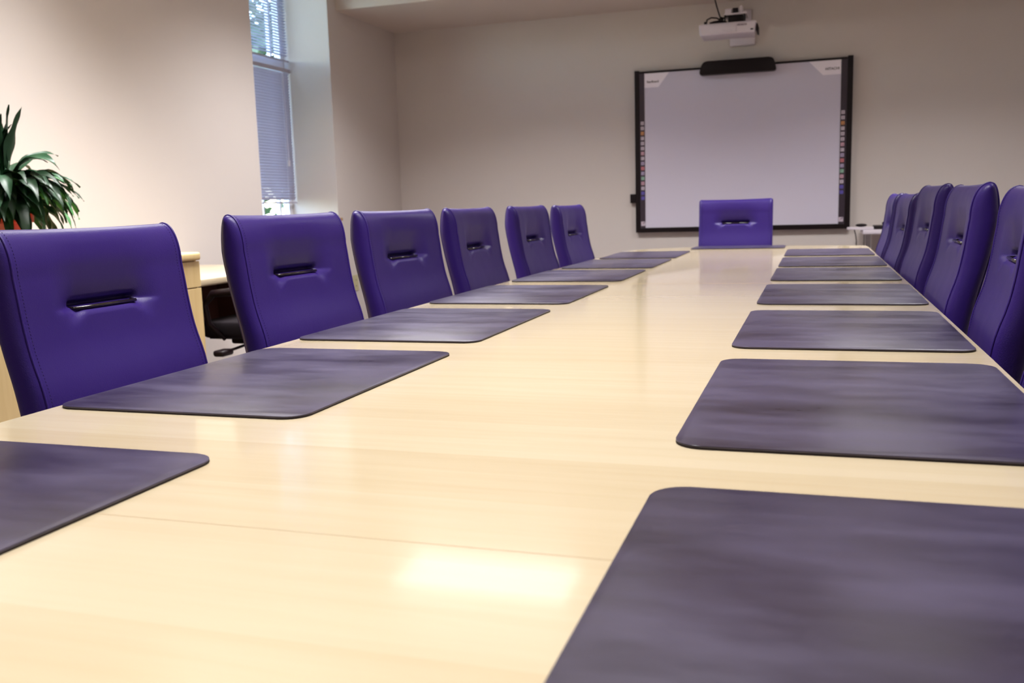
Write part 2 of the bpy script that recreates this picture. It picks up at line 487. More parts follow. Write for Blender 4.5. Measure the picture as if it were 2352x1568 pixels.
# ------------------------------------------------------------------ desk pads
PADS_R = [(.35, .912), (1.073, 1.701), (1.841, 2.471), (2.631, 3.242), (3.403, 4.011), (4.115, 4.739), (4.875, 5.497)]
PADS_L = [(.31, .919), (1.117, 1.711), (1.845, 2.466), (2.613, 3.221), (3.400, 3.974), (4.089, 4.717), (4.809, 5.448)]
order = ['nearest the camera', 'second from the near end', 'third from the near end', 'fourth from the near end', 'fifth from the near end', 'sixth from the near end', 'seventh and farthest, near the end chair']
def desk_pad(x0, x1, y0, y1, r, label, rot=0):
    cx, cy = (x0 + x1) / 2, (y0 + y1) / 2
    t = thing('desk_pad', label, 'desk pad', (cx, cy, ZT + .0003), rot, 'dark desk pads on the table')
    w, h = (x1 - x0) / 2, (y1 - y0) / 2
    bm = bmesh.new(); prism(bm, rrect(-w, w, -h, h, r, 8), .0, .0022, 0); obj('base_layer', bm, M['pad_edge'], t, auto=30)
    bm = bmesh.new(); prism(bm, rrect(-w, w, -h, h, r, 8), .0022, .0042, .0009, 2); obj('leather_top', bm, M['pad'], t, auto=30)
    return t
XLs = [(-1.115, -.672), (-1.118, -.684), (-1.131, -.688), (-1.133, -.688), (-1.121, -.688), (-1.105, -.687), (-1.090, -.687)]
for i, (a, b_) in enumerate(PADS_L):
    desk_pad(XLs[i][0], XLs[i][1], a, b_, .035, 'dark desk pad along the left table edge, ' + order[i], 0)
XRs = [(-.151, .286), (-.158, .284), (-.156, .284), (-.154, .286), (-.152, .282), (-.152, .282), (-.152, .276)]
for i, (a, b_) in enumerate(PADS_R):
    desk_pad(XRs[i][0], XRs[i][1], a, b_, .035, 'dark desk pad along the right table edge, ' + order[i], 0)
desk_pad(-.72, -.175, 5.665, 5.99, .03, 'dark desk pad at the far head of the table, in front of the end chair')

# ------------------------------------------------------------------ purple conference chair
FRONT = [(.44, .010), (.56, .015), (.65, .011), (.70, .007), (.742, .000), (.80, -.0205), (.86, -.032), (.92, -.0395), (.96, -.046), (.985, -.051)]
REAR = [(.44, -.045), (.56, -.042), (.65, -.047), (.742, -.064), (.80, -.079), (.86, -.093), (.92, -.104), (.98, -.109)]
WF = .221
SLZ = .877
def back_profile():
    zs = [.455 + i * .022 for i in range(17)]                 # to .807
    zs += [.822, .836, .848, .857, .864, .869, .8725, .8745, .877, .880, .884, .890, .898, .908, .916, .929, .940]
    pf = [(smooth_interp(FRONT, z), z) for z in zs]
    pr = [(smooth_interp(REAR, z), z) for z in zs]
    # rounded top
    xf, xr = pf[-1][0], pr[-1][0]
    mid = xr + (xf - xr) * .36
    for k in range(1, 12):
        a = k / 12 * math.pi / 2
        z = .94 + math.sin(a) * .085
        c = math.cos(a) ** .95
        c2 = math.cos(a) ** .68
        pf.append((mid + (xf - mid) * c, z)); pr.append((mid + (xr - mid) * c2, z))
    apex = (mid, 1.0252)
    # rounded bottom
    bf, br = [], []
    xf, xr = pf[0][0], pr[0][0]; mid0 = (xf + xr) / 2
    for k in range(1, 4):
        a = k / 4 * math.pi / 2
        z = .455 - math.sin(a) * .025
        c = math.cos(a)
        bf.append((mid0 + (xf - mid0) * c, z)); br.append((mid0 + (xr - mid0) * c, z))
    bot = (mid0, .43)
    F_ = bf[::-1] + pf; R_ = br[::-1] + pr
    return F_, R_, apex, bot
PF, PR, APEX, BOT = back_profile()
def dimple(y, z):
    v = z - SLZ
    d = 0
    g = 1 - sstep(.060, .150, abs(y))
    g0 = 1 - sstep(.082, .094, abs(y))
    if v > 0:
        d += .027 * g * math.exp(-(v / .052) ** 1.3)
    else:
        tw = .014 + .035 * sstep(.060, .125, abs(y))
        d += .027 * g * (1 - (1 - g) * sstep(0, .012, -v)) * (1 - sstep(0, tw, -v))
    if -.002 < v < .011:
        d += .018 * g0
    return d
def front_pt(y, i):
    x, z = PF[i]
    u = 1 - (y / WF) ** 2
    hollow = .008 * u * sstep(.66, .85, z)
    zz = z - .003 * u * sstep(.96, 1.02, z)
    return (x - hollow * (1 - sstep(.98, 1.02, z) * .5) - dimple(y, z), y, zz)
def make_backrest():
    bm = bmesh.new()
    ys = [-WF + 2 * WF * i / 90 for i in range(91)]
    cols = []
    nF = len(PF)
    def ring(y, s, extra):
        vs = []
        u = 1 - (min(abs(y), WF) / WF) ** 2
        ctr = [((PF[i][0] + PR[i][0]) / 2, PF[i][1]) for i in range(nF)]
        for i in range(nF):
            if extra is None:
                vs.append(bm.verts.new(front_pt(y, i)))
            else:
                cx_, cz_ = ctr[i]
                zc = .72 + (cz_ - .72) * (1 - .05 * (1 - s))
                vs.append(bm.verts.new((cx_ + (PF[i][0] - cx_) * s, y + extra, zc)))
        dz = -.003 * u if extra is None else 0
        if extra is None: vs.append(bm.verts.new((APEX[0], y, APEX[1] + dz)))
        else: vs.append(bm.verts.new((APEX[0], y + extra, .72 + (APEX[1] - .72) * (1 - .05 * (1 - s)))))
        for i in range(nF - 1, -1, -1):
            z = PR[i][1]
            if extra is None:
                vs.append(bm.verts.new((PR[i][0] - .006 * u, y, z + dz * sstep(.96, 1.02, z))))
            else:
                cx_, cz_ = ctr[i]
                zc = .72 + (cz_ - .72) * (1 - .05 * (1 - s))
                vs.append(bm.verts.new((cx_ + (PR[i][0] - cx_) * s, y + extra, zc)))
        vs.append(bm.verts.new((BOT[0], y + (extra or 0), BOT[1] if extra is None else .72 + (BOT[1] - .72) * (1 - .05 * (1 - s)))))
        return vs
    for s, e in ((.25, -.0165), (.55, -.0145), (.8, -.010), (.94, -.005)):
        cols.append(ring(-WF, s, e))
    for y in ys: cols.append(ring(y, 1, None))
    for s, e in ((.94, .005), (.8, .010), (.55, .0145), (.25, .0165)):
        cols.append(ring(WF, s, e))
    k = len(cols[0])
    for a, b2 in zip(cols, cols[1:]):
        for j in range(k):
            bm.faces.new((a[j], a[(j + 1) % k], b2[(j + 1) % k], b2[j]))
    # close side caps between front and rear runs
    for c in (cols[0], cols[-1]):
        F2 = c[:nF]; ap = c[nF]; R2 = c[nF + 1:nF + 1 + nF][::-1]; bt = c[-1]
        for j in range(nF - 1):
            bm.faces.new((F2[j], F2[j + 1], R2[j + 1], R2[j]))
        bm.faces.new((F2[-1], ap, R2[-1])); bm.faces.new((F2[0], R2[0], bt))
    return bm
def loop_pts(y, off=0.0):
    pts = [(PF[i][0] + off, y, PF[i][1]) for i in range(len(PF))]
    pts.append((APEX[0], y, APEX[1] + off))
    pts += [(PR[i][0] - off, y, PR[i][1]) for i in range(len(PF) - 1, -1, -1)]
    pts.append((BOT[0], y, BOT[1] - off))
    return pts
def make_chair(label):
    t = thing('conference_chair', label, 'chair', (0, 0, 0), 0, 'purple chairs around the conference table')
    bk = obj('backrest', make_backrest(), M['leather'], t, smooth=True)
    for s in (-1, 1):
        bm = bmesh.new()
        tube(bm, loop_pts(s * (WF + .0015), .0004), .0022, 6, closed=True)
        obj('piping', bm, M['piping'], bk, smooth=True)
        # row of stitches just inside the seam
        bm = bmesh.new()
        y = s * (WF - .010)
        path = [Vector(front_pt(y, i)) for i in range(len(PF))]
        acc = 0; out = []
        for a, c in zip(path, path[1:]):
            L = (c - a).length
            q = 0
            while acc + (L - q) >= .0062:
                q += .0062 - acc; acc = 0
                out.append((a + (c - a) * (q / L), (c - a).normalized()))
            acc += L - q
        for p, d in out:
            p = p + Vector((.0003, 0, 0))
            e = d * .0015; n3 = Vector((0, .0006, 0))
            up = d.cross(Vector((0, 1, 0))).normalized() * .0005
            if up.x < 0: up = -up
            vs = [bm.verts.new(p + sx * e + sy * n3) for sx, sy in ((-1, -1), (1, -1), (1, 1), (-1, 1))]
            vt = [bm.verts.new(p + sx * e * .6 + sy * n3 * .6 + up) for sx, sy in ((-1, -1), (1, -1), (1, 1), (-1, 1))]
            bm.faces.new(vt)
            for j in range(4): bm.faces.new((vs[j], vs[(j + 1) % 4], vt[(j + 1) % 4], vt[j]))
        obj('stitching', bm, M['thread'], bk)
    bm = bmesh.new()
    xs = smooth_interp(FRONT, SLZ) - .0165
    tube(bm, [(xs - .014, -.083, SLZ - .004), (xs, -.081, SLZ - .004), (xs, .081, SLZ - .004), (xs - .014, .083, SLZ - .004)], .0036, 10)
    h = obj('grip_bar', bm, M['gloss_black'], bk, smooth=True); h['label'] = 'glossy black grip bar'
    bm = bmesh.new()
    prism(bm, rrect(-.01, .45, -.235, .235, .07, 8), .405, .485, .028, 4)
    for v in bm.verts:
        if v.co.z > .45: v.co.z -= .018 * sstep(.33, .45, v.co.x)
    obj('seat', bm, M['leather'], t, smooth=True)
    bm = bmesh.new(); box(bm, .08, .36, -.13, .13, .36, .408, .012, 3)
    box(bm, -.045, .10, -.035, .035, .375, .395, .006)
    box(bm, -.062, -.045, -.035, .035, .375, .56, .006)
    obj('seat_mechanism', bm, M['black'], t)
    bm = bmesh.new(); lathe(bm, [(0, .10), (.032, .10), (.032, .25), (.02, .25), (.02, .365), (0, .365)], 20, .215, 0)
    obj('gas_lift', bm, M['black'], t, auto=30)
    bm = bmesh.new()
    lathe(bm, [(0, .065), (.045, .065), (.048, .12), (.036, .135), (0, .135)], 20, .215, 0)
    for k in range(5):
        a = math.radians(36 + 72 * k)
        tube(bm, [(.215 + .03 * math.cos(a), .03 * math.sin(a), .105), (.215 + .14 * math.cos(a), .14 * math.sin(a), .092), (.215 + .262 * math.cos(a), .262 * math.sin(a), .072)], [.022, .019, .013], 8)
    obj('star_base', bm, M['black'], t, auto=40)
    for k in range(5):
        a = math.radians(36 + 72 * k)
        cx_, cy_ = .215 + .262 * math.cos(a), .262 * math.sin(a)
        bm = bmesh.new()
        for s in (-1, 1):
            ax = Vector((-math.sin(a), math.cos(a), 0))
            c0 = Vector((cx_, cy_, .027)) + ax * .006 * s
            c1 = c0 + ax * .014 * s
            tube(bm, [c0, c1], .027, 14)
        tube(bm, [(cx_, cy_, .03), (cx_, cy_, .072)], .007, 8)
        obj('caster', bm, M['black'], t, auto=40)
    return t

def copy_tree(o, parent=None):
    c = o.copy(); COL.objects.link(c)
    if parent: c.parent = parent
    for ch in list(o.children):
        copy_tree(ch, c)
    return c

# side, face X at table height, centre Y, turn (deg), rise (m), label
chairs = [
    ('L', -1.2756, 1.4856, -0.7, -.009, 1.0, 'purple leather chair in the left row, nearest the camera, in front of the wooden cabinet'),
    ('L', -1.2206, 2.1117, -3.6, .004, 1.0, 'purple leather chair in the left row, second from the camera, below the narrow window'),
    ('L', -1.2208, 2.7712, -5.4, .005, 1.0, 'purple leather chair in the left row, third from the camera'),
    ('L', -1.1806, 3.3511, 0.1, .005, 1.0, 'purple leather chair in the left row, fourth from the camera'),
    ('L', -1.160, 4.040, -1.0, .006, 1.0, 'purple leather chair in the left row, fifth from the camera'),
    ('L', -1.150, 4.730, -1.8, .004, 1.0, 'purple leather chair in the left row, farthest from the camera'),
    ('E', 6.085, -.492, 0, .010, .97, 'purple leather chair at the far head of the table, before the whiteboard'),
    ('R', .312, 1.383, 0, .006, 1.0, 'purple leather chair, only a sliver visible at the right picture edge, nearest the camera'),
    ('R', .3385, 2.1613, -3.5, .017, 1.0, 'purple leather chair in the right row, its far half cut off by the picture edge'),
    ('R', .313, 2.760, -0.7, .028, 1.18, 'purple leather chair in the right row showing a broad dark side, largest fully visible one'),
    ('R', .313, 3.545, 1.4, .036, 1.03, 'purple leather chair in the right row, third from the far end'),
    ('R', .306, 4.370, 1.8, .010, 1.03, 'purple leather chair in the right row, second from the far end'),
    ('R', .303, 5.06, 0, .012, 1.0, 'purple leather chair in the right row, farthest from the camera'),
]
proto = None
for side, fx, cy, turn, rise, wsc, lab in chairs:
    if proto is None:
        proto = make_chair(lab); o = proto
    else:
        o = copy_tree(proto); o['label'] = lab
    if side == 'L': o.location = (fx, cy, 0); o.rotation_euler = (0, 0, math.radians(turn))
    elif side == 'R': o.location = (fx, cy, 0); o.rotation_euler = (0, 0, math.radians(180 + turn))
    else: o.location = (cy, fx, 0); o.rotation_euler = (0, 0, math.radians(-90 + turn))
    o.scale = (1, wsc, 1)
    # gas lift set a little higher: raise seat and back, not the base
    for ch in o.children:
        if ch.name.split('.')[0] in ('backrest', 'seat', 'seat_mechanism'):
            ch.location.z = rise

# ------------------------------------------------------------------ interactive whiteboard
BY = YW - .045
board = thing('interactive_whiteboard', 'large white interactive board in a black frame on the far wall', 'whiteboard', (-.592, YW, .783))
def bx_(bm, x0, x1, z0, z1, y0, y1, **k):
    box(bm, x0 + .592, x1 + .592, y0 - YW, y1 - YW, z0 - .783, z1 - .783, **k)
screen = mat('board_surface', (0.63, 0.60, 0.71), 0.45)
bm = bmesh.new()
bx_(bm, -1.430, -1.393, .783, 2.090, BY - .012, YW, bevel=.004)
bx_(bm, .208, .248, .783, 2.090, BY - .012, YW, bevel=.004)
bx_(bm, -1.393, .208, .783, .822, BY - .010, YW, bevel=.003)
bx_(bm, -1.393, .208, 2.066, 2.082, BY - .010, YW, bevel=.003)
obj('frame', bm, M['black'], board)
bm = bmesh.new(); bx_(bm, -1.350, .162, .822, 2.066, BY, YW - .002); obj('writing_surface', bm, screen, board)
strip = mat('menu_strip', (0.035, 0.022, 0.035), 0.4)
IC = {'w': (.55, .48, .55), 'o': (.55, .24, .08), 'p': (.55, .32, .38), 'l': (.40, .34, .50), 'g': (.25, .45, .33), 'r': (.55, .17, .19), 'b': (.10, .08, .40)}
icm = {k: mat('icon_' + k, v, 0.5) for k, v in IC.items()}
icd = mat('icon_mark', (0.10, 0.06, 0.10), 0.5)
seq = 'wwowwwpwlrlgpwbb'
for side, x0, x1, cxi in (('left', -1.393, -1.350, -1.3685), ('right', .162, .208, .181)):
    bm = bmesh.new(); bx_(bm, x0, x1, .822, 2.066, BY - .004, YW - .002); st = obj('menu_strip', bm, strip, board)
    mats_ = [icm[k] for k in IC] + [icd]
    keys = list(IC)
    bm = bmesh.new()
    for i, k in enumerate(seq):
        z = 1.672 - i * .0404
        s = .0135
        bx_(bm, cxi - s, cxi + s, z - s, z + s, BY - .0052, BY - .004, mi=keys.index(k))
        # little printed mark on each key
        a = (i * 37) % 4
        mk = len(keys)
        if a == 0: bx_(bm, cxi - .006, cxi + .007, z - .002, z + .002, BY - .0056, BY - .0052, mi=mk)
        elif a == 1: bx_(bm, cxi - .0015, cxi + .0025, z - .007, z + .006, BY - .0056, BY - .0052, mi=mk)
        elif a == 2: bx_(bm, cxi + .001, cxi + .007, z - .007, z - .001, BY - .0056, BY - .0052, mi=mk)
        else: bx_(bm, cxi - .007, cxi - .001, z + .001, z + .006, BY - .0056, BY - .0052, mi=mk)
    obj('menu_icons', bm, mats_, st)
    bm = bmesh.new()
    z = .856; s = .0175
    bx_(bm, cxi - s, cxi + s, z - s, z + s, BY - .0052, BY - .004, mi=0)
    vs = [bm.verts.new(Vector((cxi + .592 + a * s, BY - YW - .0056, z - .783 + c * s))) for a, c in ((-.1, .35), (.9, .9), (.9, .65), (0, -.1))]
    f = bm.faces.new(vs); f.material_index = 1
    vs = [bm.verts.new(Vector((cxi + .592 + a * s, BY - YW - .0056, z - .783 + c * s))) for a, c in ((-.8, -.2), (-.1, .35), (.3, .6), (-.5, .2))]
    f = bm.faces.new(vs); f.material_index = 2
    obj('corner_emblem', bm, [icm['w'], icd, icm['r']], st)
# pale corner labels
labm = mat('corner_label', (0.93, 0.88, 0.95), 0.5)
for pts in ([(-1.350, 2.066), (-1.148, 2.066), (-1.236, 1.953), (-1.350, 1.953)], [(.162, 2.066), (-.075, 2.066), (.030, 1.958), (.162, 1.958)]):
    bm = bmesh.new()
    vs = [bm.verts.new((x + .592, BY - YW - .0006, z - .783)) for x, z in pts]
    vb = [bm.verts.new((x + .592, BY - YW + .0004, z - .783)) for x, z in pts]
    bm.faces.new(vs); bm.faces.new(vb[::-1])
    for j in range(4): bm.faces.new((vs[j], vs[(j + 1) % 4], vb[(j + 1) % 4], vb[j]))
    obj('corner_label', bm, labm, board)
ink = mat('label_ink', (0.06, 0.03, 0.05), 0.6)
def text(s, x, z, y, size, parent, m_, name='lettering', px=.592, pz=.783, py=YW, ext=.0003, rz=0):
    cu = bpy.data.curves.new(name, 'FONT'); cu.body = s; cu.size = size; cu.extrude = ext
    cu.align_x = 'CENTER'; cu.align_y = 'CENTER'; cu.offset = .0006
    tmp = bpy.data.objects.new(name, cu); COL.objects.link(tmp)
    dg = bpy.context.evaluated_depsgraph_get()
    me = bpy.data.meshes.new_from_object(tmp.evaluated_get(dg))
    COL.objects.unlink(tmp); bpy.data.objects.remove(tmp)
    o = bpy.data.objects.new(name, me); COL.objects.link(o); me.materials.clear(); me.materials.append(m_)
    o.parent = parent; o.rotation_euler = (math.pi / 2, 0, rz)
    o.location = (x + px, y - py, z - pz)
    return o
text('StarBoard', -1.282, 1.998, BY - .0012, .024, board, ink)
text('HITACHI', .098, 2.002, BY - .0012, .026, board, ink)
# black sensor bar on the top edge
bm = bmesh.new()
poly = []
for (x, z, r) in ((-.905, 2.012, .03), (-.31, 2.012, .03), (-.335, 2.115, .035), (-.875, 2.115, .035)):
    poly.append((x, z, r))
pts = []
for i, (x, z, r) in enumerate(poly):
    p = Vector((x, z)); a = Vector(poly[i - 1][:2]) - p; c = Vector(poly[(i + 1) % 4][:2]) - p
    a.normalize(); c.normalize()
    for k in range(7):
        t_ = k / 6
        q = p + a * r * (1 - t_) ** 2 + c * r * t_ ** 2
        pts.append(q)
fr = [bm.verts.new((q.x + .592, BY - .085 - YW, q.y - .783)) for q in pts]
bk_ = [bm.verts.new((q.x + .592, BY - .012 - YW, q.y - .783)) for q in pts]
f1 = bm.faces.new(fr); f2 = bm.faces.new(bk_[::-1])
for j in range(len(pts)): bm.faces.new((fr[j], fr[(j + 1) % len(pts)], bk_[(j + 1) % len(pts)], bk_[j]))
bmesh.ops.bevel(bm, geom=list(f1.edges), offset=.010, segments=3, affect='EDGES', profile=.5)
obj('sensor_bar', bm, M['black'], board, auto=40)
bm = bmesh.new(); bx_(bm, -1.478, -1.430, 1.028, 1.102, YW - .045, YW, bevel=.004)
c_ = obj('connector_box', bm, M['black'], board)

# ------------------------------------------------------------------ projector on the wall bracket
PY = 7.2
pj_ = thing('projector', 'white short-throw projector hanging above the whiteboard', 'projector', (-.64, PY, 2.26), math.radians(0))
bm = bmesh.new()
poly = [(-.205, -.02), (-.205, .22), (.19, .22), (.205, -.02), (.20, -.035), (-.19, -.035)]
prism(bm, poly, -.034, .047, .010, 3)
for v in bm.verts:   # body tapers inwards underneath
    if v.co.z < 0: v.co.x *= .965; v.co.y = .02 + (v.co.y - .02) * .97
pb = obj('body', bm, M['white_plastic'], pj_, auto=35)
bm = bmesh.new(); box(bm, -.125, .065, -.040, -.032, -.024, .036, .003); box(bm, -.04, .035, -.042, -.038, -.020, -.008, .002)
obj('front_cover', bm, M['white_plastic'], pb, auto=35)
bm = bmesh.new(); box(bm, .200, .212, .0, .20, -.022, .03, .003)
for i in range(9): box(bm, .2118, .214, .01 + i * .02, .02 + i * .02, -.03, .025)
obj('side_vent', bm, M['black'], pb)
text('HITACHI', .105, .022, -.0362, .017, pb, icd, px=0, pz=0, py=0)
bm = bmesh.new(); box(bm, .165, .185, -.0375, -.034, -.018, -.010, .001); obj('indicator_window', bm, M['black'], pb)
bm = bmesh.new()
lathe(bm, [(0, .045), (.05, .045), (.05, .052), (.035, .056), (0, .056)], 20, .07, .09)
obj('lens_ring', bm, M['black'], pb, auto=30)
bm = bmesh.new()
# bracket: plate, knobs, arm to wall
box(bm, -.03, .135, .00, .20, .105, .115, .002)
box(bm, -.02, .03, .01, .05, .115, .150, .006)
box(bm, .085, .105, .01, .06, .115, .165, .006)
box(bm, .04, .08, .10, YW - PY - .002, .115, .16, .004)
box(bm, -.01, .13, YW - PY - .02, YW - PY, .05, .24, .004)
obj('wall_arm', bm, M['white_plastic'], pj_, auto=35)
bm = bmesh.new()
box(bm, .0, .11, .02, .18, .047, .105, .01); box(bm, .035, .075, .00, .03, .115, .15, .004)
for xx, yy in ((-.02, .01), (.12, .01)): tube(bm, [(xx, yy, .047), (xx, yy, .107)], .006, 8)
obj('tilt_mount', bm, M['black'], pj_, auto=35)
bm = bmesh.new()
pts = []
for i in range(25):
    t_ = i / 24
    pts.append((-.105 - .02 * math.sin(t_ * 3) + .06 * t_ ** 2.2, .05, ZC - 2.26 - .001 - (ZC - 2.26 - .075) * t_))
tube(bm, pts, .005, 8)
obj('power_cable', bm, M['black'], pj_, smooth=True)
bm = bmesh.new()
tube(bm, [(-.155, .02, .05), (-.15, .02, .085), (-.12, .03, .10), (-.08, .04, .095), (-.05, .05, .075)], .006, 8)
tube(bm, [(-.08, .05, .06), (-.04, .05, .09), (.0, .04, .105), (.02, .04, .11)], .006, 8)
tube(bm, [(-.13, .02, .055), (-.10, .02, .062), (-.05, .03, .068), (-.01, .03, .055)], .011, 8)
tube(bm, [(-.06, .05, .055), (-.045, .05, .10)], .016, 8)
box(bm, -.17, -.15, .0, .03, .045, .07, .004)
obj('cable_bundle', bm, M['black'], pj_, smooth=True)

bm = bmesh.new(); box(bm, -.672, -.478, YW - .05, YW, 2.228, 2.36, .006)
tag(obj('wall_box', bm, M['white_plastic'], auto=35), 'square white cable box on the wall just below the projector', 'wall box')

# ------------------------------------------------------------------ white side table with gadgets at the right of the board
sx0 = .325
stb = thing('side_table', 'white side table against the far wall to the right of the whiteboard', 'table', (.75, 7.52, 0))
bm = bmesh.new(); box(bm, sx0 - .75, 1.15 - .75, -.2, .24, .752, .785, .006); obj('table_top', bm, M['white_plastic'], stb, auto=35)
for a in (-.385, .36):
    for c in (-.16, .20):
        bm = bmesh.new(); box(bm, a - .02, a + .02, c - .02, c + .02, 0, .752, .003); obj('leg', bm, M['steel'], stb)
lap = thing('laptop', 'closed black laptop lying on the white side table', 'laptop', (.62, 7.50, .7855))
bm = bmesh.new(); box(bm, -.215, .19, -.12, .12, .002, .018, .005); obj('base', bm, M['black'], lap, auto=35)
bm = bmesh.new(); box(bm, -.213, .188, -.118, .118, .0185, .026, .004); obj('lid', bm, M['black'], lap, auto=35)
bm = bmesh.new(); box(bm, .47, .72, 7.42, 7.55, .812, .835, .006)
tag(obj('black_case', bm, M['fabric_black'], auto=35), 'flat dark case lying on top of the black laptop', 'case')
bm = bmesh.new()
prism(bm, [(.27 + .001, 7.33), (.335, 7.33), (.40, 7.335), (.40, 7.375), (.335, 7.38), (.23, 7.375), (.215, 7.355), (.23, 7.335)], .786, .806, .004, 2)
tag(obj('white_holder', bm, M['white_plastic'], auto=35), 'white plastic holder sticking out over the left edge of the side table', 'holder')
bm = bmesh.new()
for v in bmesh.ops.create_uvsphere(bm, u_segments=20, v_segments=10, radius=1)['verts']:
    v.co = Vector((.315 + v.co.x * .040, 7.355 + v.co.y * .028, .8185 + v.co.z * .012))
tag(obj('rounded_device', bm, M['black'], smooth=True), 'small rounded black mouse resting on the white plastic holder', 'device')  # small black rounded device, its exact kind left open
bm = bmesh.new()
pts = [(.268, 7.37, .786), (.278, 7.372, .75), (.285, 7.374, .70), (.282, 7.376, .64), (.27, 7.378, .56), (.262, 7.38, .3), (.262, 7.38, .006), (.262, 7.60, .006)]
tube(bm, pts, .0035, 8)
tag(obj('hanging_cable', bm, M['black'], smooth=True), 'thin dark cable hanging down beside the white side table', 'cable')

# ------------------------------------------------------------------ cabinet, desk, outlet on the left wall
CF = -2.60
cb = thing('low_cabinet', 'maple storage cabinet with drawers against the left wall, behind the nearest chair', 'cabinet', (-3.08, 2.75, 0))
ox, oy = -3.08, 2.75
def cbx(bm, x0, x1, y0, y1, z0, z1, **k): box(bm, x0 - ox, x1 - ox, y0 - oy, y1 - oy, z0, z1, **k)
CY0, CY1 = 1.70, 3.505
bm = bmesh.new(); cbx(bm, XW + .014, CF - .019, CY0, CY1, .08, .835); cbx(bm, XW + .014, CF - .06, CY0 + .02, CY1 - .02, 0, .08)
obj('carcass', bm, M['cab'], cb)
bm = bmesh.new(); cbx(bm, XW + .014, CF + .012, CY0 - .01, CY1 - .003, .836, .872, bevel=.010, seg=4)
obj('cabinet_top', bm, M['cab'], cb, auto=35)
nb = 3
wv = (CY1 - CY0) / nb
for k in range(nb):
    y0, y1 = CY0 + k * wv + .002, CY0 + (k + 1) * wv - .002
    for (z0, z1, nm) in ((.718, .832, 'drawer'), (.085, .713, 'door')):
        bm = bmesh.new(); cbx(bm, CF - .019, CF, y0, y1, z0, z1, bevel=.0015)
        d = obj(nm, bm, M['cab'], cb)
        bm = bmesh.new()
        if nm == 'drawer':
            yc = (y0 + y1) / 2
            tube(bm, [(CF - ox, yc - .05 - oy, .775), (CF + .022 - ox, yc - .045 - oy, .775), (CF + .022 - ox, yc + .045 - oy, .775), (CF - ox, yc + .05 - oy, .775)], .004, 8)
        else:
            tube(bm, [(CF - ox, y0 + .05 - oy, .66), (CF + .022 - ox, y0 + .05 - oy, .65), (CF + .022 - ox, y0 + .05 - oy, .57), (CF - ox, y0 + .05 - oy, .56)], .004, 8)
        obj('handle', bm, M['steel'], d, smooth=True)
# desk
dk = thing('desk', 'long maple worktop desk along the left wall, beside the cabinet', 'desk', (-3.15, 4.1, 0))
bm = bmesh.new(); box(bm, XW + .014 + 3.15, -2.715 + 3.15, 3.508 - 4.1, 4.72 - 4.1, .703, .74, .008, 3)
obj('desk_top', bm, M['desktop'], dk, auto=35)
for lx in (-3.52, -2.78):
    bm = bmesh.new(); box(bm, lx + 3.15 - .02, lx + 3.15 + .02, 4.66 - 4.1, 4.70 - 4.1, 0, .703, .003); obj('leg', bm, M['cab'], dk)
bm = bmesh.new(); box(bm, -3.35 + 3.15, -3.33 + 3.15, 3.51 - 4.1, 4.66 - 4.1, .36, .703); 
box(bm, -3.33 + 3.15, -2.80 + 3.15, 4.63 - 4.1, 4.65 - 4.1, .40, .703)
obj('modesty_panel', bm, mat('shaded_brown_panel', (.06, .022, .015), .7, spec=.2), dk)  # dark brown paints in the shade on the wood panels under the desk
# outlet
ol = thing('wall_outlet', 'cream electrical outlet low on the left wall below the window', 'outlet', (XW, 6.825, .45))
bm = bmesh.new(); box(bm, 0, .006, -.045, .045, -.065, .065, .003); obj('cover_plate', bm, M['cream_plastic'], ol)
for s in (-1, 1):
    bm = bmesh.new(); box(bm, .006, .008, -.017, .017, s * .024 - .015, s * .024 + .015, .001)
    rc = obj('socket', bm, M['cream_plastic'], ol)
    bm = bmesh.new()
    box(bm, .008, .0085, -.008, -.005, s * .024 - .006, s * .024 + .006); box(bm, .008, .0085, .005, .008, s * .024 - .006, s * .024 + .006)
    obj('socket_slots', bm, M['dark_hole'], rc)

# ------------------------------------------------------------------ black task chair at the desk
tk = thing('task_chair', 'black office task chair with armrests pushed under the desk', 'chair', (-2.62, 4.02, 0), math.radians(180))
bm = bmesh.new(); prism(bm, rrect(-.22, .24, -.24, .24, .08, 8), .44, .52, .028, 4); obj('seat', bm, M['fabric_black'], tk, smooth=True)
bm = bmesh.new()
rows = []
for i in range(9):
    z = .56 + i * .035
    xo = -.25 - .02 * math.sin(i / 8 * math.pi) * -1 - .03 * (i / 8)
    wd = .21 - .03 * abs(i / 8 - .5) * 2
    rows.append([bm.verts.new((xo + .03 * (j / 4 - 1) ** 2, (j / 4 - 1) * wd, z)) for j in range(9)])
for a, c in zip(rows, rows[1:]):
    for j in range(8): bm.faces.new((a[j], a[j + 1], c[j + 1], c[j]))
bmesh.ops.solidify(bm, geom=bm.faces[:], thickness=.05)
obj('backrest', bm, M['fabric_black'], tk, smooth=True)
bm = bmesh.new(); box(bm, -.31, -.27, -.03, .03, .42, .70, .008); box(bm, -.30, .02, -.03, .03, .405, .432, .006); box(bm, -.1, .14, -.1, .1, .395, .44, .01)
obj('back_bar', bm, M['black'], tk)
for s in (-1, 1):
    bm = bmesh.new()
    pts = [(-.13, s * .24, .44), (-.16, s * .285, .50), (-.17, s * .30, .58), (-.14, s * .30, .655), (-.05, s * .30, .675), (.08, s * .30, .665), (.13, s * .30, .61), (.12, s * .29, .52), (.07, s * .24, .44)]
    tube(bm, pts, [.012, .014, .015, .018, .021, .018, .014, .013, .012], 10)
    obj('armrest', bm, M['black'], tk, smooth=True)
bm = bmesh.new(); tube(bm, [(0, .10, .41), (.02, .24, .395), (.03, .30, .39)], [.007, .007, .007], 8); box(bm, .005, .065, .27, .36, .372, .402, .012, 3)
obj('adjustment_lever', bm, M['black'], tk, smooth=True)
